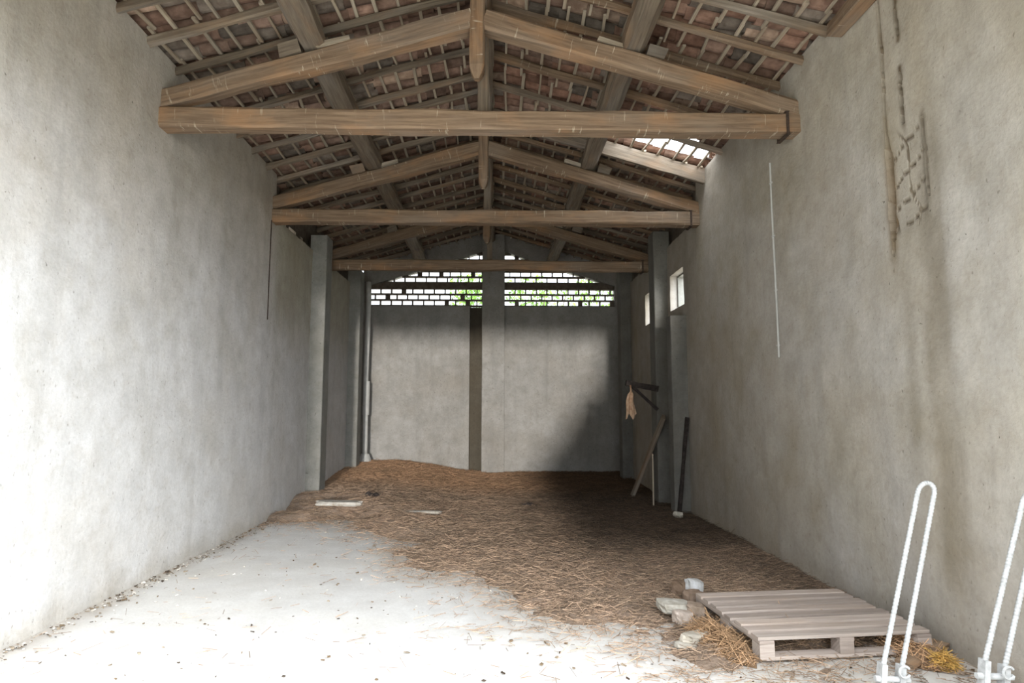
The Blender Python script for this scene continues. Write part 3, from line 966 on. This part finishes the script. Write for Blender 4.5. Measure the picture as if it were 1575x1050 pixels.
# ------------------------------------------------------------------ clay tiles (the ceiling)
def tiles():
    V = []; F = []; C = []
    r = random.Random(77)
    pitch = 0.205
    def arc_tile(sg, s0, s1, y, w0, w1, n0, n1, up, depth, col, yaw=0.0):
        base = len(V)
        m = 6
        for e, (s, w, n) in enumerate(((s0, w0, n0), (s1, w1, n1))):
            for q in range(m + 1):
                t = -1 + 2 * q / m
                yy = y + t * w / 2 + yaw * (s - s0)
                c = 1 - t * t
                zz = roof_z(XC + sg * s) + n + (depth * c if up else -depth * c)
                V.append((XC + sg * s, yy, zz))
        # lower rim thickness
        for q in range(m):
            a = base + q; b = base + m + 1 + q
            F.append((a, a + 1, b + 1, b)); C.append(col)
        # end lip
        b2 = len(V)
        for q in range(m + 1):
            p = V[base + m + 1 + q]
            V.append((p[0], p[1], p[2] + 0.014))
        for q in range(m):
            a = base + m + 1 + q; b = b2 + q
            F.append((a, a + 1, b + 1, b)); C.append(col)
        b3 = len(V)
        for q in range(m + 1):
            p = V[base + q]
            V.append((p[0], p[1], p[2] + 0.014))
        for q in range(m):
            a = base + q; b = b3 + q
            F.append((a, a + 1, b + 1, b)); C.append(col)
            F.append((b3 + q, b3 + q + 1, b2 + q + 1, b2 + q)); C.append(col)
    def colr(sg, y):
        k = r.uniform(0.45, 1.1)
        red = r.uniform(0, 1) * (0.6 if sg > 0 else 0.3)
        g = r.random() < 0.25
        c = (k, k * (0.95 - 0.28 * red), k * (0.92 - 0.38 * red))
        if g: c = (k * 0.8, k * 0.92, k * 0.95)
        if r.random() < 0.08: c = (1.5 * k, 1.5 * k, 1.4 * k)
        return c
    for sg in (-1, 1):
        half = ((XC - XL) if sg < 0 else (XR - XC)) + 0.24
        nrow = int(half / 0.30) + 1
        ncol = int((YB + 0.5 - YF + 0.4) / pitch)
        for i in range(nrow):
            sa = i * 0.30 - 0.02
            for j in range(ncol):
                y = YF - 0.35 + j * pitch
                x = XC + sg * (sa + 0.18)
                inh = sg > 0 and HOLE[0] - 0.1 < x < HOLE[1] and HOLE[2] < y < HOLE[3]
                edge = sg > 0 and HOLE[0] - 0.25 < x < HOLE[1] and HOLE[2] - 0.15 < y < HOLE[2] + 0.1
                if inh and not (edge and r.random() < 0.45): continue
                nb = 0.115
                jy = r.uniform(-0.015, 0.015); js = r.uniform(-0.03, 0.03)
                arc_tile(sg, sa - 0.06 + js, sa + 0.36 + js, y + jy, 0.175, 0.195, nb + 0.004, nb + 0.03 + r.uniform(0, .012), False, 0.045, colr(sg, y), r.uniform(-.05, .05))
                if not inh:
                    arc_tile(sg, sa - 0.09, sa + 0.35, y + pitch / 2, 0.17, 0.2, nb + 0.02, nb + 0.045, True, 0.05, colr(sg, y))
    # ridge caps
    for j in range(44):
        y = YF - 0.4 + j * 0.34
        base = len(V)
        for e in (0, 1):
            for q in range(9):
                t = -1 + 2 * q / 8
                V.append((XC + t * 0.16, y + e * 0.40, 6.0 + 0.13 + 0.07 * (1 - t * t) + 0.02 * e))
        for q in range(8):
            F.append((base + q, base + q + 1, base + 10 + q, base + 9 + q)); C.append((0.8, 0.65, 0.55))
    me = bpy.data.meshes.new('ceiling')
    me.from_pydata(V, [], F)
    at = me.attributes.new('tint', 'FLOAT_COLOR', 'FACE')
    at.data.foreach_set('color', np.array([(*c, 1) for c in C], dtype=np.float32).ravel())
    me.materials.append(M_TILE)
    me.update()
    o = bpy.data.objects.new('ceiling', me)
    COL.objects.link(o)
    tag(o, kind='structure')
tiles()

# plank along the top of the right wall near the doorway
mb = MB()
mb.sweep(lin((XR - 0.07, 2.3, 4.93), (XR - 0.07, 5.25, 4.93), 12, 0.0, 3.3, 0.02), rectprof(0.14, 0.13, 0.12), jit=0.02, seed=3)
o = mb.build('wall_plate', M_WOOD, loc=(XR - 0.07, 3.7, 4.9))
tag(o, 'orange brown timber plate along the top of the near right wall', 'beam')

# ------------------------------------------------------------------ pallet
def pallet():
    t = thing('pallet', 'weathered wooden pallet lying by the right wall on straw and rubble', 'pallet', (1.69, 4.25, 0.012))
    t.rotation_euler = (0, 0, math.radians(5.5))
    def local(mb, name, mat=M_PALLET):
        o = mb.build(name, mat, loc=(0, 0, 0)); o.parent = t; return o
    r = random.Random(4)
    Lx, Ly = 1.2, 1.02
    for (y, w) in ((0.05, .1), (Ly / 2, .14), (Ly - .05, .1)):
        mb = MB(); mb.sweep([(x, y, 0.011) for x in (0, .4, .8, Lx)], rectprof(w, 0.022, 0.08), jit=0.002, seed=y * 9); local(mb, 'bottom_board')
        for x in (0.05, Lx / 2, Lx - 0.05):
            mb = MB(); mb.box((x, y, 0.022 + 0.039), (0.10, w, 0.078), jit=0.003); local(mb, 'block')
    for x in (0.05, Lx / 2, Lx - 0.05):
        mb = MB(); mb.sweep([(x, yy, 0.111) for yy in (0, .34, .68, Ly)], rectprof(0.10, 0.022, 0.08), jit=0.002, seed=x * 7); local(mb, 'stringer_board')
    n = 8
    for k in range(n):
        y = 0.052 + k * (Ly - 0.104) / (n - 1)
        mb = MB()
        z = 0.122 + 0.012
        e0 = r.uniform(-0.012, 0.008); e1 = r.uniform(-0.01, 0.01)
        mb.sweep([(x, y + 0.004 * nz3(x * 2, k, 0), z + 0.004 * nz3(x * 2, k, 7)) for x in (e0, .3, .6, .9, Lx + e1)], rectprof(r.uniform(0.088, 0.102), 0.022, 0.10), jit=0.003, seed=k * 3.1)
        local(mb, 'deck_board')
pallet()

# loose straw stuffed below and beside the pallet
def straw_clump(name, cx, cy, sx, sy, h, n, label, seed, tint=(1, 1, 1), rotz=0.0):
    r = random.Random(seed)
    mb = MB()
    # soft low body
    m = 14; rings = 5
    vs = [(cx, cy, h)]
    for k in range(1, rings + 1):
        for i in range(m):
            a = 2 * PI * i / m
            q = k / rings
            dx = math.cos(a) * sx * q * (1 + 0.2 * nz3(math.cos(a) * 2, math.sin(a) * 2, seed)); dy = math.sin(a) * sy * q * (1 + 0.2 * nz3(math.cos(a) * 2, math.sin(a) * 2, seed + 4))
            x = cx + dx * math.cos(rotz) - dy * math.sin(rotz); y = cy + dx * math.sin(rotz) + dy * math.cos(rotz)
            z = h * (1 - q * q) + 0.02 * nz3(x * 12, y * 12, seed) * (k < rings)
            vs.append((x, y, max(0.001, z) if k < rings else 0.0))
    fs = [(0, 1 + i, 1 + (i + 1) % m) for i in range(m)]
    for k in range(rings - 1):
        for i in range(m):
            a = 1 + k * m + i; b = 1 + k * m + (i + 1) % m
            fs.append((a, a + m, b + m, b))
    mb.add(vs, fs, None, tuple(0.8 * c for c in tint))
    for _ in range(n):
        q = math.sqrt(r.random()); a = r.uniform(0, 2 * PI)
        dx = math.cos(a) * sx * q; dy = math.sin(a) * sy * q
        x = cx + dx * math.cos(rotz) - dy * math.sin(rotz); y = cy + dx * math.sin(rotz) + dy * math.cos(rotz)
        z = h * (1 - q * q) + r.uniform(0.0, 0.015)
        L = r.uniform(0.04, 0.16)
        k = r.uniform(0.9, 2.5)
        el = r.gauss(0.1, 0.25)
        mb.box((x, y, max(0.004, z) + abs(math.sin(el)) * L / 2), (L, 0.003, 0.003), Euler((0, -el, r.uniform(0, PI))), col=(tint[0] * k, tint[1] * k, tint[2] * k))
    o = mb.build(name, M_STRAW, loc=(cx, cy, 0))
    return tag(o, label, 'straw', kind='stuff')
straw_clump('straw_heap', 2.26, 4.92, 0.48, 0.42, 0.075, 900, 'straw packed in the gaps beneath the pallet', 2, (1.1, 1.0, 0.85))
straw_clump('straw_heap', 1.55, 4.60, 0.17, 0.40, 0.07, 600, 'straw heaped along the left side of the pallet', 3, (0.95, 0.8, 0.6), 0.1)
straw_clump('straw_heap', 2.78, 4.38, 0.18, 0.30, 0.055, 500, 'dull straw in the corner between the pallet and the right wall', 5, (1.0, 0.85, 0.65))

# yellowish moss tuft near the wall foot
straw_clump('moss_tuft', 2.80, 4.13, 0.06, 0.05, 0.07, 160, 'small yellow dry plant tuft on the floor right of the pallet', 8, (1.25, 1.05, 0.42))

# broken board right of the pallet
mb = MB()
mb.sweep(lin((2.55, 4.14, 0.025), (2.98, 4.42, 0.06), 6, 0, 2, 0), rectprof(0.11, 0.025, 0.1), jit=0.01, seed=4)
tag(mb.build('broken_board', M_WOOD, loc=(2.7, 4.25, 0)), 'short brown broken board on the floor at the right end of the pallet', 'board')

# ------------------------------------------------------------------ rubble
def stone(x, y, z, sx, sy, sz, rz, label, col, seed, group='rubble beside the pallet', name='stone', cat='stone', tilt=0.1):
    import bmesh
    bm = bmesh.new()
    bmesh.ops.create_cube(bm, size=2.0)
    bmesh.ops.subdivide_edges(bm, edges=bm.edges[:], cuts=3, use_grid_fill=True)
    for v in bm.verts:
        p = v.co.copy()
        q = p.normalized() * 1.25
        p = p.lerp(q, 0.35)
        d = noise.noise_vector(p * 0.9 + Vector((seed, seed * 2, 0))) * 0.28 + noise.noise_vector(p * 2.6 + Vector((seed, 0, seed))) * 0.09
        p = p + d
        v.co = Vector((p.x * sx / 2, p.y * sy / 2, p.z * sz / 2))
    me = bpy.data.meshes.new(name)
    bm.to_mesh(me); bm.free()
    at = me.attributes.new('tint', 'FLOAT_COLOR', 'FACE')
    col = tuple(0.68 * q for q in col)
    at.data.foreach_set('color', np.array([(*col, 1)] * len(me.polygons), dtype=np.float32).ravel())
    me.materials.append(M_STONE)
    o = bpy.data.objects.new(name, me)
    COL.objects.link(o)
    R = Euler((tilt * 0.4, tilt, rz)).to_matrix()
    lo = min((R @ v.co).z for v in me.vertices)
    o.location = (x, y, z - lo - 0.004)
    o.rotation_euler = (tilt * 0.4, tilt, rz)
    return tag(o, label, cat, group)
stone(1.70, 5.66, 0.04, 0.13, 0.12, 0.12, 0.2, 'pale bluish block standing behind the far left corner of the pallet', (1.35, 1.4, 1.5), 1.0)
stone(1.60, 5.72, 0.03, 0.13, 0.12, 0.10, 0.9, 'dark brown stone left of the pale bluish block', (0.45, 0.32, 0.24), 2.2)
stone(1.40, 5.18, 0.02, 0.26, 0.17, 0.085, 0.25, 'large flat pale stone left of the pallet on the straw edge', (1.15, 1.12, 1.05), 3.1)
stone(1.40, 4.98, 0.01, 0.11, 0.11, 0.09, 0.5, 'small pinkish stone in front of the large flat pale stone', (1.15, 1.0, 0.92), 4.6)
stone(1.55, 5.12, 0.02, 0.15, 0.11, 0.09, -0.4, 'mid brown stone between the large flat pale stone and the pallet', (0.75, 0.6, 0.5), 5.3)
stone(1.62, 5.40, 0.02, 0.17, 0.13, 0.11, 0.3, 'brown broken block touching the left side of the pallet', (0.6, 0.45, 0.36), 6.9)
stone(1.40, 4.62, 0.005, 0.30, 0.10, 0.05, 0.75, 'long thin pale slab lying at the front edge of the straw', (1.2, 1.13, 1.02), 7.7)
stone(1.28, 4.50, 0.005, 0.14, 0.08, 0.035, 0.1, 'small flat pale flake at the tip of the long thin slab', (1.25, 1.2, 1.12), 8.4)
stone(2.69, 9.65, 0.03, 0.11, 0.10, 0.08, 0.4, 'lone whitish stone on shaded straw by the right wall', (1.4, 1.35, 1.25), 9.9, None)
stone(-2.45, 10.35, mh(-2.45, 10.35) - 0.01, 0.70, 0.20, 0.07, 0.03, 'flat pale slab on the straw edge in front of the left pillar', (1.1, 1.08, 1.05), 11.3, 'pale slabs at the straw edge', 'stone_slab', 'slab', 0.02)
stone(-1.12, 9.75, mh(-1.12, 9.75) - 0.01, 0.62, 0.12, 0.04, -0.02, 'narrow pale slab in the straw in line with the back wall recess', (1.1, 1.06, 1.0), 12.1, 'pale slabs at the straw edge', 'stone_slab', 'slab', 0.02)

# dark crumpled scrap on the straw
def scrap(x, y, sx, sy, h, seed, label, rz=0.0):
    mb = MB()
    nx, ny = 16, 8
    top = []; vs = []
    for j in range(ny + 1):
        for i in range(nx + 1):
            u = i / nx * 2 - 1; v = j / ny * 2 - 1
            e = max(0, 1 - u * u) ** 0.6 * max(0, 1 - v * v) ** 0.5
            px = x + u * sx / 2 * (1 - 0.3 * abs(v)); py = y + v * sy / 2 * (1 - 0.5 * abs(u))
            z = h * e * (0.75 + 0.5 * nz3(u * 2.5, v * 2.5, seed)) + 0.006
            vs.append((px, py, mh(px, py) + max(0.004, z)))
    n = len(vs)
    vs += [(a, b, c - 0.008) for a, b, c in vs]
    fs = []
    for j in range(ny):
        for i in range(nx):
            a = j * (nx + 1) + i
            fs.append((a, a + 1, a + nx + 2, a + nx + 1))
            fs.append((n + a, n + a + nx + 1, n + a + nx + 2, n + a + 1))
    mb.add(vs, fs)
    return tag(mb.build('sacking_scrap', M_DARK, loc=(x, y, mh(x, y))), label, 'scrap')
scrap(-2.16, 10.9, 0.50, 0.26, 0.12, 3.0, 'dark crumpled sacking on the straw in front of the left back corner')
scrap(0.55, 10.9, 0.30, 0.16, 0.06, 6.0, 'small dark scrap on the straw near the middle of the floor')

# ------------------------------------------------------------------ wires, pipe
mb = MB()
mb.sweep([(XR - 0.012, 6.78 + 0.01 * math.sin(z * 2), z) for z in np.linspace(2.17, 4.33, 24)], circ(0.011, 8))
for z in (2.3, 2.9, 3.5, 4.1):
    mb.box((XR - 0.010, 6.785, z), (0.02, 0.05, 0.018))
tag(mb.build('cable_conduit', M_PIPE, loc=(XR, 6.8, 2.17), smooth=False), 'thin pale vertical conduit clipped to the right wall', 'conduit')
mb = MB()
mb.sweep([(XL + 0.014, 9.25 + 0.004 * math.sin(z * 3), z) for z in np.linspace(2.9, 4.37, 16)], circ(0.008, 6))
tag(mb.build('wire', M_IRON, loc=(XL, 9.25, 2.9)), 'thin dark wire hanging down the left wall below the middle truss', 'wire')

t = thing('drain_pipe', 'pale vertical pipe in the far left corner beside the brick lattice', 'pipe', (-3.10, 15.42, mh(-3.1, 15.42) - 0.05))
zb = mh(-3.1, 15.42) - 0.05
mb = MB(); mb.sweep([(-3.11 + 0.01 * math.sin(z * 2), 15.42, z) for z in np.linspace(zb + 0.2, 4.7, 20)], circ(0.062, 14)); mb.build('pipe', M_PIPE, t, smooth=True)
mb = MB(); mb.sweep([(-3.10, 15.42, zb + 1.15), (-3.10, 15.42, zb + 1.32), (-3.10, 15.42, zb + 1.9), (-3.1, 15.42, zb + 1.95)], circ(0.078, 14)); mb.build('collar', M_PIPE, t)
mb = MB(); mb.sweep([(-3.10, 15.42, zb), (-3.10, 15.42, zb + 0.12), (-3.10, 15.42, zb + 0.24)], circ(0.14, 10), scale=[1.1, 1.0, 0.6], jit=0.02); mb.build('footing', M_PIPE, t)

# ------------------------------------------------------------------ right rear: leaning plank, bracket board, cloth, stick
mb = MB()
mb.sweep(lin((2.50, 12.0, mh(2.5, 12.0) - 0.01), (2.84, 10.9, 1.5), 10, 0.02, 3, 0.01), rectprof(0.05, 0.13, 0.1), up=Vector((0, 1, 0)), jit=0.012, seed=5)
tag(mb.build('leaning_plank', M_WOOD2, loc=(2.5, 12.0, 0.1)), 'grey wooden plank leaning against the right wall behind the short pier', 'plank')
mb = MB()  # made-up dark strip in place of the shaded gap by the pier
mb.sweep(lin((2.82, 10.045, 0.02), (2.99, 10.06, 1.5), 6, 0, 1, 0), rectprof(0.05, 0.05, 0.1), up=Vector((0, 1, 0)), jit=0.01, seed=5)
tag(mb.build('shade_gap_strip', M_DARK, loc=(2.9, 10.04, 0.0)), 'dark strip standing in for the shaded gap at the front of the short pier', 'shade strip')
t = thing('shelf_bracket', 'dark wooden bracket jutting from the sunlit-topped pillar at head height', 'bracket', (2.5, 11.1, 2.0))
mb = MB(); mb.sweep(lin((2.24, 11.08, 2.08), (2.80, 11.10, 1.98), 5, 0, 1, 0), rectprof(0.10, 0.10, 0.1), jit=0.02, seed=9); mb.build('arm', M_DARK, t)
mb = MB(); mb.sweep(lin((2.34, 11.08, 2.03), (2.79, 11.12, 1.62), 4, 0, 1, 0), rectprof(0.05, 0.05, 0.1), jit=0.01, seed=9); mb.build('brace', M_DARK, t)
# cloth hanging from the bracket
mb = MB()
nx, nzv = 8, 10
vs = []
for j in range(nzv + 1):
    for i in range(nx + 1):
        u = i / nx * 2 - 1; v = j / nzv
        w = 0.012 if v < 0.25 else 0.03 + 0.065 * v
        vs.append((2.30 + u * w + 0.01 * math.sin(v * 9), 11.0 + 0.022 * math.sin(u * 6 + v * 3), 2.04 - 0.54 * v - (0.05 * math.sin(u * 5) if j == nzv else 0)))
fs = [(j * (nx + 1) + i, j * (nx + 1) + i + 1, (j + 1) * (nx + 1) + i + 1, (j + 1) * (nx + 1) + i) for j in range(nzv) for i in range(nx)]
n = len(vs)
vs += [(a, b + 0.012, c) for a, b, c in vs]
fs += [tuple(n + q for q in reversed(f)) for f in fs]
mb.add(vs, fs)
tag(mb.build('hanging_rag', M_CLOTH, loc=(2.3, 11.0, 2.0)), 'tan rag hanging from the dark wooden bracket', 'rag')
mb = MB()
mb.sweep([(2.62, 10.85, 0.02), (2.625, 10.86, 0.45), (2.63, 10.88, 0.88)], circ(0.012, 6), jit=0.004)
tag(mb.build('stick', M_LATH, loc=(2.62, 10.85, 0)), 'thin pale upright stick in front of the leaning plank', 'stick')

# ------------------------------------------------------------------ white hooped rods at the right front
def hoop(bl, br, tl, tr, label, seed):
    """bl/br feet of the legs, tl/tr where the bend starts"""
    bl, br, tl, tr = map(Vector, (bl, br, tl, tr))
    c = (bl + br) / 2
    t = thing('rod_hoop', label, 'metal hoop', (c.x, c.y, 0.0), 'white twisted rod hoops')
    pts = [bl.lerp(tl, i / 60) for i in range(61)]
    mid = (tl + tr) / 2; rad = (tr - tl) / 2
    up = ((tl - bl).normalized())
    for i in range(1, 16):
        a = PI * i / 16
        pts.append(mid - rad * math.cos(a) + up * rad.length * 1.25 * math.sin(a))
    pts += [tr.lerp(br, i / 60) for i in range(61)]
    # ribbed bar: small periodic swelling gives the twisted look
    fine = []
    for i in range(len(pts) - 1):
        for k in range(4): fine.append(pts[i].lerp(pts[i + 1], k / 4))
    fine.append(pts[-1])
    sc = [1.0 + 0.10 * math.sin(i * PI / 2.6) for i in range(len(fine))]
    mb = MB(); mb.sweep(fine, circ(0.0135, 10), up=Vector((0.2, 1, 0.1)).normalized(), scale=sc)
    mb.build('twisted_rod', M_WHITE, t, smooth=True)
    # U-shaped foot: two cheeks, pin, base plate
    w = (br - bl).length
    for q in (bl, br):
        mb = MB()
        mb.box((q.x - 0.012, q.y, q.z / 2 + 0.012), (0.030, 0.055, q.z + 0.035), Euler((0, 0.12, 0)))
        mb.build('cheek', M_WHITE, t)
    mb = MB(); z = max(0.05, bl.z - 0.05)
    mb.sweep([(bl.x - 0.05, bl.y - 0.005, z), (br.x + 0.04, br.y - 0.005, z - 0.01)], circ(0.016, 10)); mb.build('pin', M_WHITE, t)
    mb = MB()
    R = 0.030
    mb.sweep([(br.x - 0.005 + R * math.cos(a), br.y - 0.04, br.z + 0.005 + R * math.sin(a)) for a in np.linspace(0.6, 5.8, 16)], circ(0.007, 6), up=Vector((0, 1, 0))); mb.build('ring', M_WHITE, t)
    mb = MB(); mb.box((c.x - 0.01, c.y, 0.012), (w + 0.16, 0.14, 0.018)); mb.build('base_plate', M_WHITE, t)
hoop((2.157, 3.70, 0.175), (2.262, 3.70, 0.165), (2.485, 3.80, 1.125), (2.583, 3.80, 1.115), 'tall white twisted rod hoop leaning right, in front of the pallet', 1)
hoop((2.585, 3.50, 0.265), (2.690, 3.50, 0.235), (2.868, 3.50, 1.115), (2.966, 3.50, 1.105), 'white twisted rod hoop cut off by the right edge, near the wall', 2)

# ------------------------------------------------------------------ trees behind the lattice
def tree(x, y, h, rad, label, seed, n=2600):
    t = thing('tree', label, 'tree', (x, y, -0.05), 'trees behind the back wall')
    r = random.Random(seed)
    mb = MB()
    mb.sweep([(x, y, -0.08), (x + 0.05, y, h * 0.3), (x + 0.1, y, h * 0.62)], circ(0.16, 10), scale=[1.2, 0.8, 0.3], jit=0.03)
    for k in range(5):
        a = r.uniform(0, 2 * PI)
        mb.sweep([(x + 0.05, y, h * 0.3), (x + rad * 0.4 * math.cos(a), y + rad * 0.4 * math.sin(a), h * 0.55), (x + rad * 0.7 * math.cos(a), y + rad * 0.7 * math.sin(a), h * 0.75)], circ(0.06, 6), scale=[1, .6, .2])
    mb.build('trunk', M_BARK, t)
    mb = MB()
    cl = [(r.uniform(-1, 1) * rad * 0.6, r.uniform(-1, 1) * rad * 0.6, r.uniform(0.35, 0.9) * h, r.uniform(0.3, 0.5) * rad) for _ in range(12)]
    for _ in range(n):
        cx, cy, cz, cr = r.choice(cl)
        d = Vector((r.gauss(0, 1), r.gauss(0, 1), r.gauss(0, 1))).normalized() * cr * r.uniform(0.5, 1.0) ** 0.5
        s = r.uniform(0.05, 0.11)
        R = Euler((r.uniform(0, 6), r.uniform(0, 6), r.uniform(0, 6))).to_matrix()
        c = Vector((x + cx, y + cy, cz)) + d
        vs = [c + R @ Vector(p) for p in ((-s, 0, 0), (0, -s * .45, s * .12), (s, 0, 0), (0, s * .45, s * .12))]
        k = r.uniform(0.6, 1.6)
        mb.add(vs, [(0, 1, 2, 3)], None, (k, k * 1.0, k * 0.8))
    mb.build('foliage', M_LEAF, t)
tree(1.4, 21.5, 7.2, 2.1, 'green tree seen through the lattice right of the middle pillar', 1)
tree(-1.2, 25.0, 7.2, 1.3, 'green tree seen through the lattice left of the middle pillar', 2)
tree(4.4, 25.0, 7.6, 1.7, 'green tree seen through the right end of the lattice', 3)
